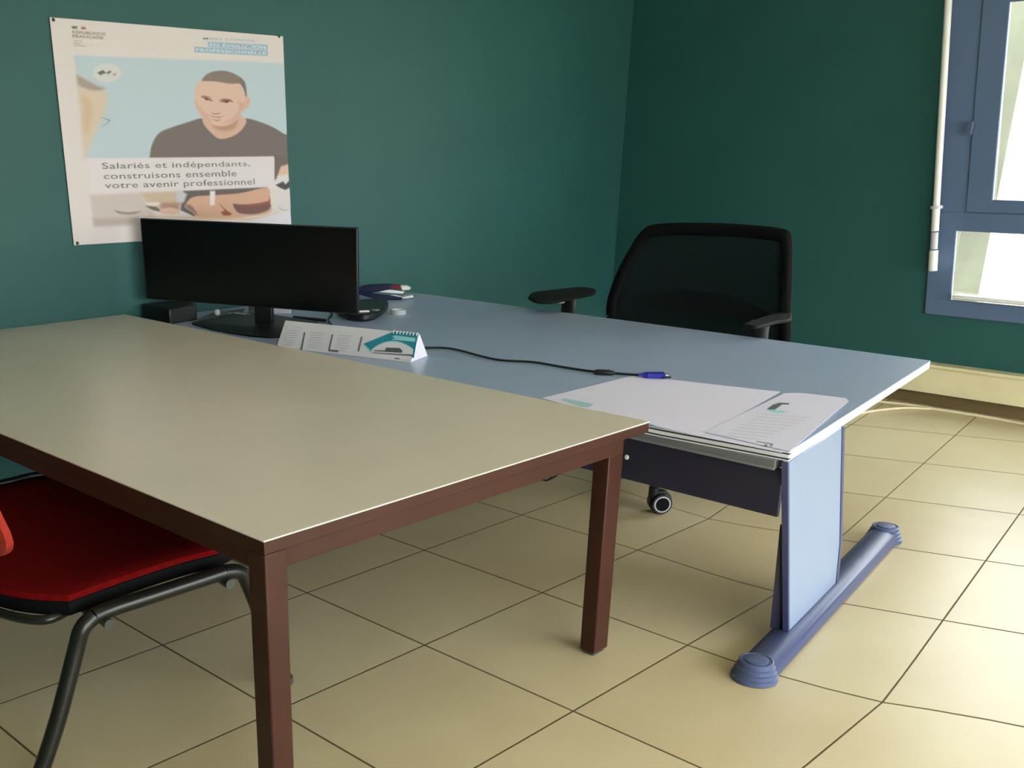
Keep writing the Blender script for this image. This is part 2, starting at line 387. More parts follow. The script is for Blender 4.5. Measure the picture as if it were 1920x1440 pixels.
# ------------------------------------------------------------------ blue-grey desk with a C-shaped steel leg
DZT = .70
dk = empty('desk', (3.6, 2.9, 0), 'blue-grey laminate desk with white edges, dark front panel and light blue end leg', 'desk')
A = Vector((2.800, 1.268, 0)); B = Vector((4.418, 1.492, 0)); Cc = Vector((4.414, 4.575, 0)); D_ = Vector((2.772, 4.575, 0)); E_ = Vector((2.772, 1.66, 0))
def flat(P, z): return [(p.x, p.y, z) for p in P]
def inset(P, k): 
    c = sum(P, Vector())/len(P); return [p+(c-p).normalized()*k for p in P]
MB().prism(flat([A, B, Cc, D_, E_], DZT-.004), (0, 0, .004), 'desk').build('desktop', dk)
mb = MB(); mb.prism(flat([A, B, Cc, D_, E_], DZT-.032), (0, 0, .0278), 'deskedge').build('edge_band', dk, bevel=.002)
mb = MB()
mb.prism(flat([A+Vector((-.0015, 0, 0)), E_+Vector((-.0015, 0, 0)), E_+Vector((.01, 0, 0)), A+Vector((.01, .0, 0))], DZT-.012), (0, 0, .004), 'darkline')
mb.prism(flat([E_+Vector((-.0015, 0, 0)), D_+Vector((-.0015, 0, 0)), D_+Vector((.01, 0, 0)), E_+Vector((.01, .0, 0))], DZT-.012), (0, 0, .004), 'darkline')
mb.prism(flat([A+Vector((-.0015, 0, 0)), E_+Vector((-.0015, 0, 0)), E_+Vector((.01, 0, 0)), A+Vector((.01, .0, 0))], DZT-.027), (0, 0, .004), 'darkline')
mb.prism(flat([E_+Vector((-.0015, 0, 0)), D_+Vector((-.0015, 0, 0)), D_+Vector((.01, 0, 0)), E_+Vector((.01, .0, 0))], DZT-.027), (0, 0, .004), 'darkline')
mb.build('edge_seam', dk)
mb = MB(); mb.box((2.815, 2.9, DZT-.047), (.05, 3.2, .030), 'rail'); mb.box((2.80, 2.9, DZT-.058), (.03, 3.2, .008), 'rail'); mb.build('front_rail', dk, bevel=.003)
MB().box((4.36, 2.95, DZT-.050), (.04, 2.8, .034), 'rail').build('rear_rail', dk, bevel=.003)
MB().box((2.822, 2.785, .566), (.014, 3.0, .142), 'modesty').build('modesty_panel', dk, bevel=.002)
sp = atx(1175.5, 857, 2.812)
MB().lathe([(.008, 0), (.008, .003), (.004, .006)], sp, 'white', n=14, R=Matrix.Rotation(-PI/2, 3, 'Y')).build('screw_cap', dk, smooth=True)
def endleg(off, dirY=1):
    O = Vector((0, off, 0)); n = Vector((-.142, .990, 0))
    pts = [(2.797, 1.263, .668), (3.285, 1.333, .668), (3.490, 1.362, .213), (3.525, 1.367, .055), (3.046, 1.299, .055)]
    mb = MB(); mb.prism([Vector(p)+O for p in pts], n*.014, 'bluepanel')
    lg = mb.build('end_panel', dk, bevel=.003)
    mb = MB()         # rear flange and front flange of the folded column
    mb.prism([Vector(p)+O for p in ((3.285, 1.330, .668), (3.310, 1.334, .668), (3.515, 1.363, .213), (3.550, 1.368, .055), (3.525, 1.364, .055), (3.490, 1.359, .213))], n*.035, 'bluefoot')
    mb.prism([Vector(p)+O for p in ((2.797, 1.263, .668), (2.787, 1.262, .668), (3.034, 1.297, .055), (3.046, 1.299, .055))], n*.02, 'bluefoot')
    mb.build('column_flange', dk, bevel=.002)
    mb = MB()         # dark inner gusset, spreading towards the floor
    a = Vector((2.895, 1.29, .45))+O; b = Vector((3.05, 1.315, .055))+O; c = Vector((3.02, 1.352, .055))+O; d2 = Vector((2.885, 1.305, .45))+O
    mb.prism([a, b, c, d2], (.02, .002, 0), 'modesty').build('gusset', dk)
    # foot: half-round bar
    f0 = Vector((2.78, 1.268, 0))+O; f1 = Vector((4.235, 1.485, 0))+O; dd = (f1-f0).normalized(); nn = Vector((-dd.y, dd.x, 0))
    prof = [(-.056, .006), (-.056, .028), (-.046, .045), (-.025, .054), (.025, .054), (.046, .045), (.056, .028), (.056, .006)]
    vs = []; segs = 2
    for p in (f0, f1): vs += [p+nn*u+Vector((0, 0, z)) for u, z in prof]
    q = len(prof); MB().add(vs, [(i, (i+1) % q, q+(i+1) % q, q+i) for i in range(q)]+[list(range(q)), list(range(q, 2*q))], 'bluefoot').build('foot', dk, bevel=.002)
    for p in (f0-dd*.01, f1+dd*.0):
        MB().lathe([(.064, 0), (.068, .003), (.068, .016), (.062, .018), (.062, .030), (.056, .032), (.056, .044), (.050, .046), (.050, .060), (.046, .062), (.044, .060), (.034, .060), (.034, .064), (.030, .065)], p, 'bluecap', n=36).build('foot_cap', dk, smooth=True)
endleg(0)
endleg(2.95)

# ------------------------------------------------------------------ monitor
sc_l = Vector((2.764, 4.50, 0)); sc_r = Vector((3.343, 3.6255, 0)); sd = (sc_r-sc_l).normalized(); sn = Vector((sd.y, -sd.x, 0))
if sn.x > 0: sn = -sn            # towards the camera
mon = empty('computer_monitor', (3.09, 4.0, DZT), 'black widescreen computer monitor standing in front of the poster', 'monitor')
TL = Vector((sc_l.x, sc_l.y, 1.179)); TR = Vector((sc_r.x, sc_r.y, 1.149)); BR = Vector((sc_r.x, sc_r.y, .7635)); BL = Vector((sc_l.x, sc_l.y, .808))
MB().prism([TL, TR, BR, BL], -sn*.028, 'black').build('casing', mon, bevel=.004)
cen = (TL+TR+BL+BR)/4
def shrink(p, k): d = (cen-p); return p+Vector((d.x*k, d.y*k, d.z*k*1.8))
MB().prism([shrink(p, .016)+sn*.0012 for p in (TL, TR, BR, BL)], -sn*.003, 'screen').build('screen', mon)
MB().box(((cen+sn*-.05).x, (cen+sn*-.05).y, cen.z-.03), (.50, .055, .20), 'black', rz=math.atan2(sd.y, sd.x)).build('rear_housing', mon, bevel=.015)
nk = Vector((3.105, 4.020, 0))
mb = MB(); rzm = math.atan2(sd.y, sd.x)
mb.box((nk.x, nk.y, DZT+.09), (.088, .035, .165), 'black', rz=rzm); mb.build('neck', mon, bevel=.008)
tipL = atz(362, 608, DZT); arc = [atz(*p, DZT) for p in ((362, 608), (392, 617), (430, 625), (470, 631), (505, 634), (530, 633), (565, 625), (598, 606), (560, 600), (520, 594), (470, 590), (440, 590))]
MB().prism([(p[0]-.012, p[1]-.008, DZT+.001) for p in arc], (0, 0, .011), 'black').build('stand_base', mon, bevel=.004)
# ------------------------------------------------------------------ flat pen case behind the calendar, box behind the monitor
p0 = atz(545, 603, DZT); p1 = atz(598, 607, DZT)
tag(MB().tube([(p0[0]+.06, p0[1]+.05, DZT+.009), (p1[0]+.05, p1[1]+.01, DZT+.009)], .008, 'black', n=12).build('pen', smooth=True), 'black pen lying on the desk behind the calendar', 'pen')
tag(MB().prism([(*p, DZT+.001) for p in ((2.78, 4.33), (2.965, 4.370), (3.02, 4.565), (2.78, 4.565))], (0, 0, .075), 'black').build('desk_box', bevel=.008), 'low black box behind the lower corner of the monitor', 'box')
gp = [atz(*q, DZT) for q in ((362, 603), (376, 583), (440, 576), (452, 590))]
tag(MB().prism([(q[0], min(q[1], 4.49), DZT+.0005) for q in gp], (0, 0, .003), 'grey').build('folder'), 'grey card folder lying flat behind the monitor stand', 'folder')
# small glittering things seen under the screen
c = atz(413, 584, DZT+.02)
kb = empty('key_bunch', (c[0]-.02, min(c[1], 4.42), DZT+.004), 'bunch of shiny keys on a ring behind the monitor stand', 'keys')
kx, ky = kb.location.x, kb.location.y
MB().lathe([(.001, 0), (.012, .003), (.016, .014), (.012, .026), (.001, .030)], (kx, ky, DZT+.004), 'white', n=18).build('fob', kb, smooth=True)
rg = [(kx+.06+.022*math.cos(a*PI/8), ky-.05+.022*math.sin(a*PI/8), DZT+.009) for a in range(17)]
MB().tube(rg, .002, 'chrome', n=6).build('ring', kb, smooth=True)
for a in (0, 1, 2):
    an = -.5-a*.5; q = Vector((kx+.06+.02*math.cos(an), ky-.05+.02*math.sin(an), DZT+.008+.004*a)); e2 = q+Vector((math.cos(an), math.sin(an), 0))*.075
    MB().tube([q, q.lerp(e2, .25)], .013, 'chrome', n=12, ry=.002).tube([q.lerp(e2, .25), e2], .005, 'chrome', n=6, ry=.0015).build('key', kb, smooth=True)
c = atz(471, 589, DZT)
tag(MB().box((c[0]+.02, c[1]-.03, DZT+.020), (.09, .03, .040), 'grey', rz=-.9).build('eraser', bevel=.004), 'grey eraser block behind the monitor neck', 'eraser')
c = atz(521, 589, DZT)
tag(MB().box((c[0]+.03, c[1]+.0, DZT+.024), (.085, .03, .046), 'card', rz=-.8).build('note_block', bevel=.002), 'small white block of notes beside the monitor neck', 'note block')

# ------------------------------------------------------------------ calendar
F0 = Vector((2.9415, 2.8892, DZT+.001)); F1 = Vector((2.776, 3.52, DZT+.001)); BK = Vector((.142, .045, 0)); AP = Vector((.070, .022, .100))
cal = empty('desk_calendar', (F0+F1)/2+BK/2, 'white tent-shaped desk calendar with a teal picture, standing before the monitor', 'calendar')
mb = MB(); th = .0012
nrm = (F1-F0).cross(AP).normalized(); 
if nrm.x > 0: nrm = -nrm
mb.prism([F0, F1, F1+AP, F0+AP], -nrm*th, 'card'); nb = (F1-F0).cross(AP-BK).normalized()
mb.prism([F0+BK, F1+BK, F1+AP, F0+AP], nb*th, 'card')
mb.prism([F0+Vector((0, 0, 0)), F0+BK, F0+AP], (F1-F0).normalized()*th, 'card'); mb.prism([F0, F0+BK, F1+BK, F1], (0, 0, .001), 'card'); mb.build('tent', cal)
ctl, ctr, cbr, cbl = F1+AP, F0+AP, F0, F1
Hm = None
def calp(px, py):        # photo point -> point on the front sheet
    d = Vector(ray(px, py)); nn = nrm; t = (F0-Vector(CAMP)).dot(nn)/d.dot(nn); return Vector(CAMP)+d*t+nn*.0008
def cprint(mb, poly, m, lift=0): mb.prism([calp(*p)+nrm*lift for p in poly], nrm*.0002, m)
mb = MB()
cprint(mb, [(681, 645), (738, 622), (784, 626), (776, 672), (768, 667), (697, 660)], 'teal')
cprint(mb, [(681, 645), (684, 646), (699, 660), (694, 661)], 'cyan', .0002)
cprint(mb, [(735, 632), (741, 629), (779, 634), (778, 641), (734, 637), (741, 634)], 'cyan', .0002)
arcp = [(697+ (78)*t, 658-17*math.sin(PI*min(1, t*.95+.02))**.8) for t in [i/14 for i in range(15)]]
cprint(mb, arcp+[(774, 666), (697, 661)], 'card', .0004)
ring = [(697+78*t, 657.2-18*math.sin(PI*min(1, t*.95+.02))**.8) for t in [i/14 for i in range(15)]]
cprint(mb, ring+arcp[::-1], 'cyan', .0006)
cprint(mb, [(724, 652), (750, 653), (755, 658), (754, 662), (721, 660)], 'darkprint', .0008)
cprint(mb, [(702, 657), (722, 657), (722, 660), (700, 659)], 'greyprint', .0008)
cprint(mb, [(700, 661), (774, 665), (773, 668), (697, 662)], 'greyprint', .0007)
cprint(mb, [(740, 671), (750, 672), (749, 674), (740, 673)], 'darkprint', .0004); cprint(mb, [(751, 673), (768, 676), (768, 677), (751, 674)], 'ltgreyprint', .0004)
for bx in (569, 621, 676): cprint(mb, [(bx+1, 623+(bx-569)*.08), (bx+4, 623.3+(bx-569)*.08), (bx-2.5, 657+(bx-569)*.02), (bx-6, 656.5+(bx-569)*.02)], 'greyprint')
cprint(mb, [(618, 655), (635, 657), (634, 661), (616, 659)], 'greyprint', .0002)
for c0 in (530, 578, 630):
    for r_ in range(7):
        x0 = c0+4-r_*.9; y0 = 618+(c0-530)*.10+r_*4.6; wd = (28, 24, 26, 22, 27, 24, 20)[r_]
        cprint(mb, [(x0, y0), (x0+wd, y0+wd*.07), (x0+wd-.3, y0+1.3+wd*.07), (x0-.3, y0+1.3)], 'ltgreyprint')
cprint(mb, [(533, 611), (541, 612), (541, 613.5), (533, 612.5)], 'ltgreyprint'); cprint(mb, [(553, 613), (566, 614), (566, 615.5), (553, 614.5)], 'ltgreyprint')
mb.build('print', cal)
mb = MB()
for i in range(8):
    p = F0+AP+(F1-F0)*(.015+.155*i/7*1.05); axx = (F1-F0).normalized(); 
    mb.tube([p+Vector((0, 0, -.004))+BK.normalized()*.006*math.cos(a)+Vector((0, 0, .006*math.sin(a))) for a in [k*2*PI/12 for k in range(13)]], .0022, 'white', n=6)
mb.build('spiral_binding', cal, smooth=True)

# ------------------------------------------------------------------ video cable with its blue plug
def dz(x, y, h=.006): p = atz(x, y, DZT+h); return (p[0], p[1], DZT+h)
cb = empty('video_cable', dz(1000, 679), 'black video cable with a blue plug running from behind the calendar', 'cable')
MB().tube([dz(618, 580), dz(622, 590), dz(616, 602), dz(650, 630), dz(720, 645), dz(790, 651.5), dz(830, 652), dz(862, 657), dz(930, 674), dz(1000, 679), dz(1060, 689), dz(1117, 697), dz(1203, 703.5, .007)], .0045, 'black', n=8, smooth=6).build('lead', cb, smooth=True)
MB().tube([dz(1113, 697.5, .009), dz(1120, 698, .009), dz(1142, 699, .009), dz(1152, 699.5, .009)], [.006, .0115, .0115, .007], 'black', n=12).build('ferrite_bead', cb, smooth=True)
q0 = Vector(dz(1203, 704, .010)); q1 = Vector(dz(1246, 704.5, .010)); dq = (q1-q0).normalized(); nq = Vector((-dq.y, dq.x, 0))
mb = MB(); prof = [(-.012, .0055), (0, .0055), (.012, .010), (.018, .016), (.075, .019), (.082, .021)]
def slab(mb, base, d, n, prof, m, zc, hz):
    vs = []
    for s_, h_ in prof:
        for (a, b_) in ((-1, -1), (1, -1), (1, 1), (-1, 1)): vs.append(base+d*s_+n*a*h_+Vector((0, 0, zc+b_*min(hz, h_))))
    k_ = len(prof); mb.add(vs, [(i*4+a, i*4+(a+1) % 4, (i+1)*4+(a+1) % 4, (i+1)*4+a) for i in range(k_-1) for a in range(4)]+[(0, 1, 2, 3), tuple(range(4*k_-4, 4*k_))], m)
slab(mb, q0, dq, nq, prof, 'bluevga', .002, .009); mb.build('plug', cb, bevel=.002)
MB().box(q0+dq*.088+Vector((0, 0, .002)), (.012, .030, .008), 'chrome', rz=math.atan2(dq.y, dq.x)).build('connector', cb)
MB().tube([q0+dq*.075+nq*.024, q0+dq*.100+nq*.024], .004, 'black').tube([q0+dq*.075-nq*.024, q0+dq*.100-nq*.024], .004, 'black').build('thumbscrew', cb)

# ------------------------------------------------------------------ papers
def sheet(name, px, m, z, label, th=.0012):
    p = [atz(*q, z) for q in px]; return tag(MB().prism([(a[0], a[1], z) for a in p], (0, 0, th), m).build(name), label, 'paper')
pz = DZT+.0006
pa = sheet('paper_sheet', [(1016, 747), (1188, 704.5), (1462, 735), (1333, 809), (1228, 797), (1160, 786), (1100, 770)], 'paper', pz, 'large blank white sheet with a pale blue label, under the blue plug')
mb = MB(); 
def onp(mb, poly, m, z): 
    P = [atz(*q, z) for q in poly]; mb.prism([(a[0], a[1], z) for a in P], (0, 0, .0002), m)
onp(mb, [(1050, 749), (1060, 747), (1114, 758), (1102, 764), (1085, 762)], 'ltblue', pz+.0013); mb.build('label_print', pa)
pb = sheet('paper_sheet', [(1470, 738), (1500, 737), (1586, 747), (1591, 752), (1481, 847), (1322, 810.5)], 'paper2', pz+.0018, 'printed white sheet with a round teal logo at the corner of the desk')
z2 = pz+.0018+.0013; mb = MB()
onp(mb, [(1437, 768), (1443, 765), (1455, 769), (1480, 772), (1470, 774), (1448, 773)], 'cyan', z2)
onp(mb, [(1438, 767), (1449, 759), (1462, 755), (1480, 756), (1479, 758.5), (1466, 758.5), (1459, 764), (1453, 768), (1446, 768)], 'darkprint', z2+.0003)
for r_ in range(9):
    x0, y0 = 1428-r_*9, 776+r_*5
    onp(mb, [(x0, y0), (x0+95-r_*3, y0+7.5), (x0+94-r_*3, y0+8.5), (x0-1, y0+1)], 'ltgreyprint', z2)
onp(mb, [(1418, 827), (1450, 832), (1449, 833.5), (1418, 828.5)], 'greyprint', z2)
for x0 in (1434, 1444): onp(mb, [(x0, 833), (x0+5, 834), (x0+4, 837), (x0-1, 836)], 'greyprint', z2)
mb.build('text_print', pb)
mb = MB(); p_ = [atz(*q, pz+.001) for q in ((1225, 799), (1250, 793), (1325, 806), (1300, 812))]
tag(sheet('paper_sheet', [(1224, 798.5), (1262, 794), (1326, 807), (1470, 845), (1466, 849), (1330, 822)], 'paper', pz-.0004, 'white sheet whose edge shows along the front of the desk', .0008), 'white sheet whose edge shows along the front of the desk', 'paper')

# ------------------------------------------------------------------ dish, stapler, tape dispenser
P0 = Vector(atz(722, 561.5, DZT)); un = Vector((.728, -.686, 0)); vn = Vector((.686, .728, 0))
st = empty('stapler', P0, 'big navy stapler with a red and white nose, standing near the green wall', 'stapler')
def svp(px, py): d = Vector(ray(px, py)); return Vector(CAMP)+d*((P0-Vector(CAMP)).dot(vn)/d.dot(vn))
def spart(name, poly, m, w_, off=0, bv=.003):
    return MB().prism([svp(*p)+vn*(off-w_/2) for p in poly], vn*w_, m).build(name, st, bevel=bv)
spart('base', [(672, 551), (690, 556), (712, 560.5), (735, 561.8), (752, 561), (757, 557), (740, 554), (715, 552), (690, 548), (674, 545)], 'bluedark', .055, bv=.005)
spart('anvil', [(722, 555), (740, 552), (758, 557), (772, 554), (774, 556.5), (768, 558.5), (752, 560), (735, 557)], 'chrome', .04, bv=.001)
spart('base_tip', [(753, 556), (773, 552.6), (775, 556), (755, 559.5)], 'white', .06)
spart('magazine', [(700, 545), (722, 548), (755, 550), (758, 546), (728, 542), (706, 541)], 'chrome', .030, bv=.001)
spart('lever', [(668, 546), (672, 538), (690, 533.5), (715, 532), (735, 532.5), (734, 541), (715, 545), (690, 549)], 'bluedark', .05, bv=.006)
spart('nose', [(733, 532.5), (750, 534), (753, 541), (734, 542)], 'redplastic', .046, bv=.003)
spart('nose_cap', [(750, 535), (764, 535.5), (771, 539.5), (767, 543), (754, 544)], 'white', .05, bv=.005)
td = empty('tape_dispenser', (3.70, 3.92, DZT), 'black rounded tape dispenser beside the edge of the monitor', 'tape dispenser')
pts = [atz(*q, DZT) for q in ((630, 590), (650, 600), (680, 604), (705, 600), (722, 588), (728, 577), (715, 572), (680, 575), (650, 580))]
mb = MB(); P = catmull([Vector((p[0], p[1], DZT+.001)) for p in pts]+[Vector((pts[0][0], pts[0][1], DZT+.001))], 4)[:-1]
mb.prism(P, (0, 0, .038), 'black'); mb.build('body', td, bevel=.012, seg=3)
cc = atz(690, 583, DZT+.045)
MB().box((cc[0]-.03, cc[1]+.02, DZT+.044), (.085, .022, .008), 'white', rz=-.55).build('tape_strip', td, bevel=.003)
cc2 = atz(703, 580, DZT+.045); MB().lathe([(.022, 0), (.024, .004), (.020, .008)], (cc2[0], cc2[1], DZT+.039), 'grey', n=20).build('hub', td, smooth=True)
c0 = atz(738, 589, DZT)
tt = empty('tape_roll', (3.83, 3.80, DZT), 'small clear roll of sticky tape on the desk beyond the dispenser', 'tape roll')
c0 = atz(752, 590, DZT)
MB().lathe([(.040, .001), (.040, .024), (.033, .024), (.033, .001)], (c0[0], c0[1]+.02, DZT), 'clear', n=28).build('tape', tt, smooth=True)
MB().lathe([(.033, .002), (.033, .022), (.029, .022), (.029, .002)], (c0[0], c0[1]+.02, DZT), 'white', n=28).build('core', tt, smooth=True)

# ------------------------------------------------------------------ mesh-backed office chair beyond the desk
oc = empty('office_chair', (4.40, 2.62, 0), 'black office chair with a mesh back, armrests and castors behind the desk', 'chair')
XB = 4.80
def bo(px, py): p = atx(px, py, XB); return (p[1], p[2])
outl = [bo(*q) for q in ((1150, 590), (1153, 560), (1169, 510), (1188, 470), (1205, 442), (1226, 432), (1300, 430), (1390, 434), (1458, 441), (1472, 452), (1475, 500), (1475, 580), (1475, 640))]
yl = outl[0][0]; yr = outl[-1][0]
outl += [(yr+.02, .60), (yr+.14, .545), ((yl+yr)/2, .53), (yl-.13, .545), (yl-.03, .60)]
yc = (yl+yr)/2; hw = (yl-yr)/2
def bk(y, z, dx=0): u = (y-yc)/hw; return Vector((XB+.03-.05*u*u+.05*max(0, z-.8)+dx, y, z))
loop = catmull([Vector((0, a, b_)) for a, b_ in outl+[outl[0]]], 5)
MB().tube([bk(p.y, p.z) for p in loop], .030, 'chairblack', n=10, ry=.020).build('back_frame', oc, smooth=True)
cy_, cz_ = yc, .82; mb = MB(); K = 9; n_ = len(loop)-1; vs = []
for r_ in range(K+1):
    for p in loop[:-1]:
        y = cy_+(p.y-cy_)*r_/K; z = cz_+(p.z-cz_)*r_/K; vs.append(bk(y, z))
fs = [(r_*n_+k, r_*n_+(k+1) % n_, (r_+1)*n_+(k+1) % n_, (r_+1)*n_+k) for r_ in range(K) for k in range(n_)]
mb.add(vs, fs, 'mesh'); o = mb.build('back_mesh', oc, smooth=True)
so_ = o.modifiers.new('sol', 'SOLIDIFY'); so_.thickness = .004
mb = MB(); vs = []; nU = 16       # curved lumbar pad seen through the mesh
for i in range(nU+1):
    u = -1+2*i/nU; y = yc-u*hw*.90; h = .055*(1-u*u)+.006; zc = .715+.035*(1-u*u)-.01*u
    for (a, b_) in ((.03, -1), (.03, 1), (.05, 1), (.05, -1)): vs.append(bk(y, zc+b_*h, a))
fs = [(i*4+a, i*4+(a+1) % 4, (i+1)*4+(a+1) % 4, (i+1)*4+a) for i in range(nU) for a in range(4)]
mb.add(vs, fs+[(0, 1, 2, 3), (nU*4, nU*4+1, nU*4+2, nU*4+3)], 'dark2').build('lumbar_support', oc, smooth=True)
MB().prism([(4.05, yr+.10, .44), (4.72, yr+.08, .45), (4.74, yl-.08, .45), (4.05, yl-.10, .44)], (0, 0, .075), 'blacksoft').build('seat', oc, bevel=.035, seg=4)
hub = Vector((4.30, 2.575, 0))
MB().tube([(4.76, yc, .60), (4.74, yc, .46), (4.55, yc, .40), (hub.x, hub.y, .40)], .03, 'black', smooth=5).build('back_bracket', oc, smooth=True)
MB().lathe([(.035, .10), (.035, .24), (.025, .25), (.025, .42), (.10, .425), (.10, .44)], hub, 'black', n=20).build('gas_column', oc, smooth=True)
def arm(side):
    if side > 0:
        pts = [(990, 557), (1000, 548), (1040, 543), (1085, 538.5), (1112, 541), (1118, 546), (1108, 551), (1072, 558), (1035, 565), (1005, 564)]
        P = [Vector(atz(*q, .765)) for q in pts]
    else:
        P = [Vector(atz(*q, .765)) for q in ((1395, 607), (1425, 596), (1462, 585), (1480, 584), (1484, 590), (1482, 598), (1455, 603), (1418, 612))]
    pp = catmull(P+[P[0]], 3)[:-1]
    ar = MB().prism([(p.x, p.y, .751) for p in pp], (0, 0, .016), 'blacksoft').build('armrest', oc, bevel=.0065, seg=3)
    c = sum(P, Vector())/len(P); s_ = 1 if side > 0 else -1
    MB().tube([(c.x-.02, c.y-s_*.05, .749), (c.x-.02, c.y-s_*.05, .70), (c.x-.02, c.y-s_*.05, .55), (c.x, c.y-s_*.12, .42), (4.38, yc+s_*.20, .43)], .045, 'black', n=10, smooth=3, ry=.022).build('arm_post', ar, smooth=True)
    MB().box((c.x-.09, c.y-s_*.055, .738), (.03, .02, .014), 'chrome').build('arm_button', ar, bevel=.003)
    return P
PL = arm(1); arm(-1)
for k in range(5):
    a = math.atan2(-.265, -.455)+k*2*PI/5; d = Vector((math.cos(a), math.sin(a), 0)); n = Vector((-d.y, d.x, 0))
    end = hub+d*.50
    sp_ = MB().tube([hub+Vector((0, 0, .13)), hub+d*.25+Vector((0, 0, .125)), end+Vector((0, 0, .098))], [.034, .028, .020], 'black', n=10).build('base_spoke', oc, smooth=True)
    cs = MB().tube([end+Vector((0, 0, .112)), end+Vector((0, 0, .055))], .022, 'black', n=12)
    wd = Vector((math.cos(a+.9), math.sin(a+.9), 0)) if k else Vector((.62, .78, 0)).normalized()     # axle
    ctr = end+Vector((0, 0, .045))+Vector((wd.y, -wd.x, 0))*(.022 if k else .03)
    # wheel guard
    Rw = Matrix((Vector((wd.y, -wd.x, 0)), Vector((0, 0, 1)), wd)).transposed()
    cs.lathe([(.048, -.018), (.051, -.010), (.051, .010), (.048, .018)], ctr+Vector((0, 0, .006)), 'black', n=24, R=Rw)
    co = cs.build('castor', oc, smooth=True)
    for s_ in (-1, 1):
        MB().lathe([(.043, 0), (.045, .004), (.045, .018), (.040, .022)], ctr+wd*(.016 if s_ > 0 else -.038), 'black', n=28, R=Rw).build('castor_wheel', co, smooth=True)
        zz = wd*s_*.0385
        MB().lathe([(.036, -.0008), (.036, .0008)], ctr+zz, 'ltgreyprint', n=28, R=Rw).lathe([(.030, -.0018), (.030, .0018)], ctr+zz, 'dark2', n=28, R=Rw).build('wheel_ring', co)

# ------------------------------------------------------------------ red visitor chair under the table
rc = empty('visitor_chair', (1.35, 2.75, 0), 'red upholstered visitor chair with black tube frame tucked under the table', 'chair')
SZ = .455
seat = [Vector(atz(*q, SZ)) for q in ((128, 1118), (250, 1075), (345, 1045), (415, 1026), (440, 1000), (400, 960), (320, 900), (250, 872), (150, 880), (60, 896), (-30, 916), (-110, 960), (-110, 1050), (-30, 1092), (20, 1108), (70, 1115))]
P = catmull(seat+[seat[0]], 4)[:-1]; c0 = sum(P, Vector())/len(P)
mb = MB(); K = 6; vs = []; n_ = len(P)
prof = [(1.0, -.012), (1.006, .0), (.99, .012), (.93, .019), (.80, .016), (.5, .006), (.02, .002)]
for r_, h_ in prof:
    for p in P: vs.append((c0.x+(p.x-c0.x)*r_, c0.y+(p.y-c0.y)*r_, SZ+h_-.012))
fs = [(i*n_+k, i*n_+(k+1) % n_, (i+1)*n_+(k+1) % n_, (i+1)*n_+k) for i in range(len(prof)-1) for k in range(n_)]
mb.add(vs, fs+[tuple(range((len(prof)-1)*n_, len(prof)*n_))], 'redfab').build('seat', rc, smooth=True)
mb = MB(); vs = []
for r_, h_ in ((1.0, -.012), (1.014, -.016), (1.012, -.050), (.95, -.062), (.02, -.064)):
    for p in P: vs.append((c0.x+(p.x-c0.x)*r_, c0.y+(p.y-c0.y)*r_, SZ+h_))
fs = [(i*n_+k, i*n_+(k+1) % n_, (i+1)*n_+(k+1) % n_, (i+1)*n_+k) for i in range(4) for k in range(n_)]
mb.add(vs, fs+[tuple(range(n_)), tuple(range(4*n_, 5*n_))], 'chairblack').build('seat_shell', rc, smooth=True)
rim = [atz(*q, SZ+.012) for q in ((-110, 955), (-30, 912), (20, 899), (60, 889), (110, 883), (170, 876), (250, 870))]
MB().tube([(p[0], p[1], SZ+.006) for p in rim], .012, 'black', n=10, smooth=4).build('seat_rim', rc, smooth=True)
def side(yo, name='side_frame'):
    y = 2.215+yo
    pts = [(.955, y+.02, .016), (1.02, y+.012, .16), (1.085, y+.006, .33), (1.105, y, .385), (1.14, y, .410), (1.19, y, .415), (1.30, y, .415), (1.45, y, .415), (1.535, y, .415), (1.585, y, .402), (1.615, y, .36), (1.67, y, .20), (1.735, y+.0, .016)]
    # legs and rail of one side
    lo = MB().tube(pts[:5], .0215, 'blackmetal', n=14, smooth=5).build('leg', rc, smooth=True)
    MB().tube(pts[4:9], .0215, 'blackmetal', n=14, smooth=5).build(name, rc, smooth=True)
    l2 = MB().tube(pts[8:], .0215, 'blackmetal', n=14, smooth=5).build('leg', rc, smooth=True)
    MB().lathe([(.024, .001), (.026, .010), (.024, .024)], (.957, y+.02, 0), 'greymetal', n=16).build('foot_cap', lo, smooth=True)
    MB().lathe([(.024, .001), (.026, .010), (.024, .024)], (1.734, y, 0), 'greymetal', n=16).build('foot_cap', l2, smooth=True)
side(0); side(.98)
for x in (1.17, 1.54):
    MB().tube([(x, 2.225, .388), (x, 3.20, .388)], .0125, 'blackmetal', n=10).build('cross_tube', rc, smooth=True)
    MB().tube([(x-.004, 2.185, .388), (x, 2.226, .388)], .014, 'greymetal', n=14).build('tube_plug', rc, smooth=True)
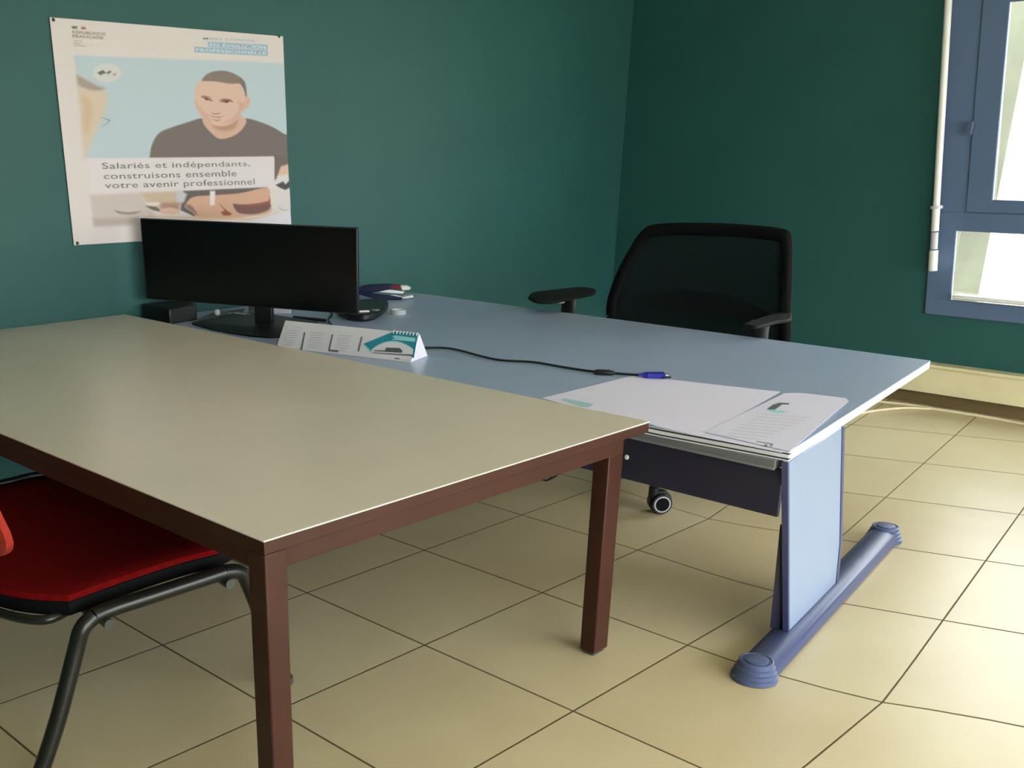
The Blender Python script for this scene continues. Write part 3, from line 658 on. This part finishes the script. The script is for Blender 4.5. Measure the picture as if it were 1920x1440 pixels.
# rear rail bending up into the back supports, and the backrest
MB().tube([(1.20, 2.35, .405), (1.10, 2.30, .402), (1.04, 2.31, .400), (.99, 2.42, .400), (.965, 2.60, .405), (.960, 2.85, .405), (.99, 3.05, .405), (1.10, 3.18, .405)], .0125, 'blackmetal', n=12, smooth=6).build('rear_rail', rc, smooth=True)
for y in (2.45, 3.0):
    MB().tube([(.985, y, .405), (.93, y, .44), (.87, y, .60), (.83, y, .80)], .012, 'blackmetal', n=10, smooth=5).build('back_support', rc, smooth=True)
mb = MB(); bl = []
for t in range(40):
    a = 2*PI*t/40; cu, su = math.cos(a), math.sin(a); u = math.copysign(abs(cu)**.55, cu); v = math.copysign(abs(su)**.55, su)
    bl.append((u, v))
def bkr(u, v, d): return (.885-.06*v+.05*u*u+d, 2.70+.47*u, .735+.175*v)
vs = []
for s_, d in ((.0, -.028), (.9, -.026), (1.0, -.008), (1.0, .010), (.93, .026), (0.0, .030)):
    for u, v in bl: vs.append(bkr(u*max(s_, .01), v*max(s_, .01), d))
n_ = 40; mb.add(vs, [(i*n_+k, i*n_+(k+1) % n_, (i+1)*n_+(k+1) % n_, (i+1)*n_+k) for i in range(5) for k in range(n_)], 'orangefab').build('backrest', rc, smooth=True)

# ------------------------------------------------------------------ white cables on the floor along the wall
def fz(x, y, h=.008): p = atz(x, y, h); return (min(p[0], XW-.03), p[1], h)
tag(MB().tube([(6.72, 4.45, .008), (6.74, 3.6, .008), fz(1560, 741), fz(1640, 752), fz(1700, 759), fz(1760, 768), fz(1830, 779), fz(1880, 788), fz(1920, 796), fz(1990, 811), (6.72, .6, .008), (6.74, -.8, .008)], .009, 'offwhite', n=8, smooth=5).build('power_cable', smooth=True), 'long ivory cable lying along the foot of the window wall', 'cable')
tag(MB().tube([fz(1560, 788), fz(1618, 774), fz(1660, 768), fz(1700, 765), fz(1745, 767)], .0075, 'offwhite', n=8, smooth=5).build('branch_cable', smooth=True), 'short ivory cable branching across the tiles to the longer one', 'cable')

# ------------------------------------------------------------------ poster, painted point by point on a fine sheet
YP = YW-.004
q = [(92, 32), (530, 68), (545, 436), (138, 460)]
ALB = np.array((.97, .95, 1.06))
def poly_sd(P, poly):
    poly = np.array(poly, float); n = len(poly); d = np.full(len(P), 1e9); ins = np.zeros(len(P), bool)
    for i in range(n):
        a, b = poly[i], poly[(i+1) % n]; e = b-a; wv = P-a
        t = np.clip((wv@e)/(e@e+1e-9), 0, 1)[:, None]; d = np.minimum(d, np.linalg.norm(wv-e*t, axis=1))
        c1 = (P[:, 1] >= a[1]) != (P[:, 1] >= b[1]); xi = a[0]+(P[:, 1]-a[1])*(b[0]-a[0])/((b[1]-a[1]) if abs(b[1]-a[1]) > 1e-9 else 1e-9)
        ins ^= c1 & (P[:, 0] < xi)
    return np.where(ins, -d, d)
def sm(poly, k=5): return [(p.x, p.y) for p in catmull([Vector((a, b, 0)) for a, b in poly+[poly[0]]], k)[:-1]]
LAY = [
 (sm([(138, 106), (139, 104), (250, 108), (400, 113), (532, 119)], 1)+[(541, 250), (543, 300), (430, 296), (200, 298), (160, 296), (150, 200)], (190, 207, 208), 3),
 (sm([(143, 140), (163, 152), (190, 168), (200, 185), (196, 210), (186, 230), (178, 250), (168, 275), (160, 296), (156, 290), (150, 220), (145, 160)]), (219, 200, 172), 7),
 (sm([(144, 141), (158, 148), (180, 160), (196, 166), (180, 170), (160, 166), (146, 158)]), (170, 156, 142), 4),
 (sm([(155, 180), (170, 190), (172, 215), (162, 250), (156, 230)]), (212, 184, 150), 8),
 (sm([(186, 219), (205, 225), (200, 232), (188, 239), (199, 231), (202, 226)]), (135, 140, 142), 1),
 ([(200+26*math.cos(a*PI/15), 137+18*math.sin(a*PI/15)) for a in range(30)], (214, 214, 204), 2),
 ([(182, 136), (193, 131), (198, 137), (187, 141)], (108, 104, 100), 1),
 ([(198, 137), (205, 132), (209, 135), (202, 139)], (118, 112, 104), 1),
 ([(210, 141), (214, 137), (218, 138), (214, 142)], (176, 140, 140), 1),
 # shirt, neck, head
 (sm([(280, 296), (284, 272), (297, 250), (318, 240), (352, 229), (380, 222), (400, 236), (430, 240), (455, 228), (462, 222), (485, 228), (510, 238), (530, 250), (541, 258), (543, 300), (430, 297)], 4), (118, 106, 99), 1.5),
 (sm([(378, 222), (392, 214), (440, 212), (458, 222), (461, 230), (450, 246), (432, 257), (410, 260), (394, 248), (382, 234)]), (216, 178, 152), 1.5),
 (sm([(396, 228), (412, 236), (430, 232), (446, 220), (440, 240), (420, 246), (402, 240)]), (190, 146, 118), 5),
 (sm([(366, 200), (364, 178), (368, 160), (380, 148), (410, 142), (445, 148), (458, 160), (464, 180), (466, 186), (462, 200), (450, 208), (446, 222), (430, 233), (408, 236), (388, 228), (376, 216)]), (224, 190, 166), 1.5),
 (sm([(366, 190), (370, 205), (382, 222), (396, 230), (388, 216), (376, 202)]), (214, 172, 148), 5),
 (sm([(446, 190), (448, 205), (436, 222), (420, 230), (440, 226), (450, 210), (456, 196)]), (206, 164, 138), 5),
 (sm([(460, 186), (468, 184), (466, 198), (458, 206), (452, 208)]), (218, 176, 154), 2),
 (sm([(377, 151), (385, 141), (400, 134), (422, 133), (442, 140), (456, 152), (461, 166), (461, 182), (456, 166), (449, 157), (430, 157), (405, 153), (382, 152)]), (134, 120, 107), 1.5),
 (sm([(449, 144), (459, 156), (461, 182), (457, 168), (450, 156)]), (118, 112, 104), 2),
 (sm([(376, 182), (384, 181), (396, 187), (397, 190), (388, 187)]), (140, 104, 84), 1.2),
 (sm([(410, 190), (420, 186), (430, 187), (437, 191), (427, 191), (424, 193)]), (146, 98, 78), 1.2),
 (sm([(421, 189), (427, 188), (427, 192), (422, 192)]), (96, 52, 38), 1),
 (sm([(383, 184), (389, 185), (389, 188), (384, 187)]), (104, 72, 58), 1),
 (sm([(374, 181), (384, 179), (397, 184), (385, 182)]), (168, 130, 106), 1),
 (sm([(409, 187), (420, 184.5), (434, 187), (421, 186.5)]), (166, 122, 98), 1),
 (sm([(396, 211), (404, 213), (413, 211), (408, 214), (400, 214)]), (150, 112, 88), 1.2),
 (sm([(388, 214), (396, 217), (404, 219), (418, 218), (408, 221), (398, 219)]), (172, 122, 100), 1),
 (sm([(396, 223), (405, 225), (414, 224), (406, 227)]), (176, 126, 104), 1.5),
 # caption box, arm, bottom strip
 ([(524, 309), (545, 300), (545, 330), (520, 334)], (222, 190, 160), 2),
 ([(512, 292), (545, 296), (545, 306), (526, 312), (518, 334), (513, 340)], (112, 100, 92), 2),
 ([(520, 330), (545, 326), (545, 440), (518, 440)], (222, 216, 208), 2),
 ([(516, 347), (530, 340), (534, 346), (543, 338), (545, 350), (534, 356), (524, 352)], (70, 66, 64), 1.5),
 ([(166, 297), (350, 295), (513, 293), (514, 300), (514, 352), (350, 358), (172, 364)], (226, 219, 213), 1),
 ([(168, 366), (262, 361), (300, 420), (262, 421), (176, 424)], (206, 194, 182), 5),
 ([(176, 424), (240, 421), (262, 408), (174, 410)], (186, 172, 160), 6),
 (sm([(214, 394), (236, 398), (264, 396), (246, 402), (222, 400)]), (150, 138, 126), 1.5),
 ([(262, 361), (345, 358), (338, 392), (284, 392), (272, 376)], (206, 184, 152), 4),
 (sm([(270, 380), (300, 379), (300, 383), (284, 386)]), (232, 220, 206), 1.5),
 (sm([(272, 386), (292, 388), (300, 396), (286, 394)]), (120, 106, 92), 1.5),
 ([(300, 380), (336, 380), (334, 398), (302, 396)], (178, 140, 118), 5),
 (sm([(300, 392), (320, 389), (336, 396), (324, 402), (302, 399)]), (226, 186, 160), 2),
 ([(343, 358), (500, 351), (470, 366), (372, 370), (348, 390), (368, 402), (364, 406), (338, 394)], (104, 92, 86), 1.5),
 ([(340, 358), (350, 364), (344, 380), (330, 378), (330, 360)], (202, 202, 202), 3),
 (sm([(345, 388), (360, 370), (400, 366), (450, 362), (500, 352), (505, 372), (505, 398), (450, 408), (400, 412), (372, 408), (360, 398)]), (214, 170, 138), 1.5),
 (sm([(370, 404), (350, 390), (346, 386), (356, 384), (368, 398)]), (150, 120, 106), 2),
 (sm([(410, 382), (424, 394), (434, 402), (420, 404), (414, 398), (420, 394)]), (158, 82, 56), 1.5),
 (sm([(436, 382), (470, 384), (502, 378), (504, 392), (480, 401), (450, 400), (440, 392)]), (124, 84, 76), 1.5),
 (sm([(452, 384), (500, 378), (503, 366), (504, 381), (470, 386)]), (158, 90, 66), 1.5),
 ([(393, 358), (403, 358), (402, 384), (393, 386)], (236, 228, 220), 2),
 ([(262, 408), (330, 409), (420, 411), (505, 403), (530, 396), (545, 396), (545, 440), (262, 440)], (226, 222, 222), 2),
 ([(264, 405), (380, 407), (470, 409), (525, 398), (470, 412), (380, 411)], (230, 190, 130), 3),
 ([(522, 388), (530, 393), (538, 393), (538, 394.5), (529, 395), (521, 389)], (178, 178, 174), 1),
 # flag blocks, banners
 ([(134, 49), (144, 49), (144, 54), (135, 54)], (118, 110, 106), 1),
 ([(152, 50), (160, 50.5), (160.5, 55.5), (151, 54.8)], (184, 110, 116), 1),
 ([(389, 78.5), (501, 84), (501, 93), (390, 88)], (158, 186, 200), 1.2),
 ([(364, 88), (502, 95), (501, 105), (364, 98)], (150, 182, 198), 1.2),
]
cor = [aty(*p, YP) for p in q]
NU, NV = 300, 280
U, V = np.meshgrid(np.linspace(0, 1, NU+1), np.linspace(0, 1, NV+1))
U = U.ravel()[:, None]; V = V.ravel()[:, None]
W3 = (1-U)*(1-V)*cor[0]+U*(1-V)*cor[1]+U*V*cor[2]+(1-U)*V*cor[3]
W3[:, 0] += (.006*np.sin(V[:, 0]*9)*(U[:, 0] > .5)*np.clip(V[:, 0]-.4, 0, 1)*(U[:, 0]-.5)*2)      # slightly wavy free edge
pxs = proj(W3); col = np.tile(np.array((225, 216, 206), float), (len(W3), 1))
for poly, c, soft in LAY:
    a = np.clip(.5-poly_sd(pxs, poly)/(2*soft), 0, 1)[:, None]; a = a*a*(3-2*a); col = col*(1-a)+np.array(c, float)*a
W3[:, 1] -= .002+.010*np.clip(V[:, 0]-.55, 0, 1)*np.clip(U[:, 0]-.75, 0, 1)*4*np.abs(np.sin(V[:, 0]*14))
cl = col/255; cl = np.where(cl <= .04045, cl/12.92, ((cl+.055)/1.055)**2.4)*ALB
fs = [(r*(NU+1)+k, r*(NU+1)+k+1, (r+1)*(NU+1)+k+1, (r+1)*(NU+1)+k) for r in range(NV) for k in range(NU)]
me = bpy.data.meshes.new('poster'); me.from_pydata([tuple(p) for p in W3], [], fs); me.update()
ca = me.color_attributes.new('ink', 'FLOAT_COLOR', 'POINT'); ca.data.foreach_set('color', np.hstack([cl, np.ones((len(cl), 1))]).ravel())
m = bpy.data.materials.new('printed_poster_paper'); m.use_nodes = True; t = m.node_tree; at = t.nodes.new('ShaderNodeAttribute'); at.attribute_name = 'ink'
t.links.new(at.outputs['Color'], t.nodes['Principled BSDF'].inputs['Base Color']); t.nodes['Principled BSDF'].inputs['Roughness'].default_value = .55
me.materials.append(m); me.polygons.foreach_set('use_smooth', [True]*len(me.polygons))
po = bpy.data.objects.new('poster', me); COL.objects.link(po)
so_ = po.modifiers.new('sol', 'SOLIDIFY'); so_.thickness = .0008; so_.offset = -1
tag(po, 'large white poster showing a short-haired person in a dark t-shirt, pinned to the green wall', 'poster')
def text_on(body, quad, m, name, dy=.0025, bold=0):
    cu = bpy.data.curves.new(name, 'FONT'); cu.body = body; cu.size = 1; cu.offset = bold; cu.space_character = 1.05; cu.resolution_u = 3
    to = bpy.data.objects.new('tmp', cu); COL.objects.link(to); bpy.context.view_layer.update()
    me = bpy.data.meshes.new_from_object(to.evaluated_get(bpy.context.evaluated_depsgraph_get())); bpy.data.objects.remove(to)
    co = np.array([v.co[:] for v in me.vertices]); x0, x1 = co[:, 0].min(), co[:, 0].max(); y0, y1 = -.02, .72
    qq = [aty(*p, YP) for p in quad]
    for v in me.vertices:
        u_ = (v.co.x-x0)/(x1-x0); w_ = (y1-v.co.y)/(y1-y0)
        p = (1-u_)*(1-w_)*qq[0]+u_*(1-w_)*qq[1]+u_*w_*qq[2]+(1-u_)*w_*qq[3]; v.co = (p[0], YP-.0022-dy, p[2])
    me.name = name; me.materials.clear(); me.materials.append(M[m]); o = bpy.data.objects.new(name, me); COL.objects.link(o)
    o.parent = po; return o
text_on('Salariés et indépendants,', [(190, 304.5), (467, 301.5), (468, 311.5), (191, 317)], 'greyink', 'lettering', bold=.005)
text_on('construisons ensemble', [(193, 324), (442, 318.5), (443, 330.5), (194, 336)], 'greyink', 'lettering', bold=.005)
text_on('votre avenir professionnel', [(195, 341.5), (476, 334), (477, 346), (196, 353.5)], 'greyink', 'lettering', bold=.005)
text_on('RÉPUBLIQUE', [(134.5, 57), (197, 61), (197, 67), (135, 63)], 'taupeprint', 'lettering', bold=.008)
text_on('FRANÇAISE', [(135, 64.5), (193, 68.5), (193, 74), (136, 70.5)], 'taupeprint', 'lettering', bold=.008)
for i, (s_, x1_) in enumerate((('Liberté', 153), ('Égalité', 153), ('Fraternité', 159))):
    text_on(s_, [(137.5, 74.5+i*4.6), (x1_, 75.3+i*4.6), (x1_, 78+i*4.6), (137.5, 77.2+i*4.6)], 'taupeprint', 'lettering')
text_on('MON CONSEIL', [(380, 69.5), (480, 74.5), (480, 79), (380, 74)], 'blueprint', 'lettering', bold=.005)
text_on('EN ÉVOLUTION', [(392, 81.2), (497, 86.3), (497, 91.5), (392, 86.6)], 'bannertext', 'lettering', bold=.012)
text_on('PROFESSIONNELLE', [(366, 90.8), (498, 97.2), (498, 102.8), (366, 96.2)], 'bannertext', 'lettering', bold=.012)
for (x, y, lb) in ((100, 37, 'small dark pin in the upper corner of the poster farthest from the desk end'), (523, 68, 'small dark pin in the upper corner of the poster above the monitor'), (145, 456, 'small dark pin in the lower corner of the poster beside the monitor')):
    p = aty(x, y, YP-.004)
    tag(MB().lathe([(.002, 0), (.008, .002), (.006, .005)], (p[0], YP-.0035, p[2]), 'greymetal', n=14, R=Matrix.Rotation(PI/2, 3, 'X')).build('drawing_pin', smooth=True), lb, 'pin', 'pins of the poster')
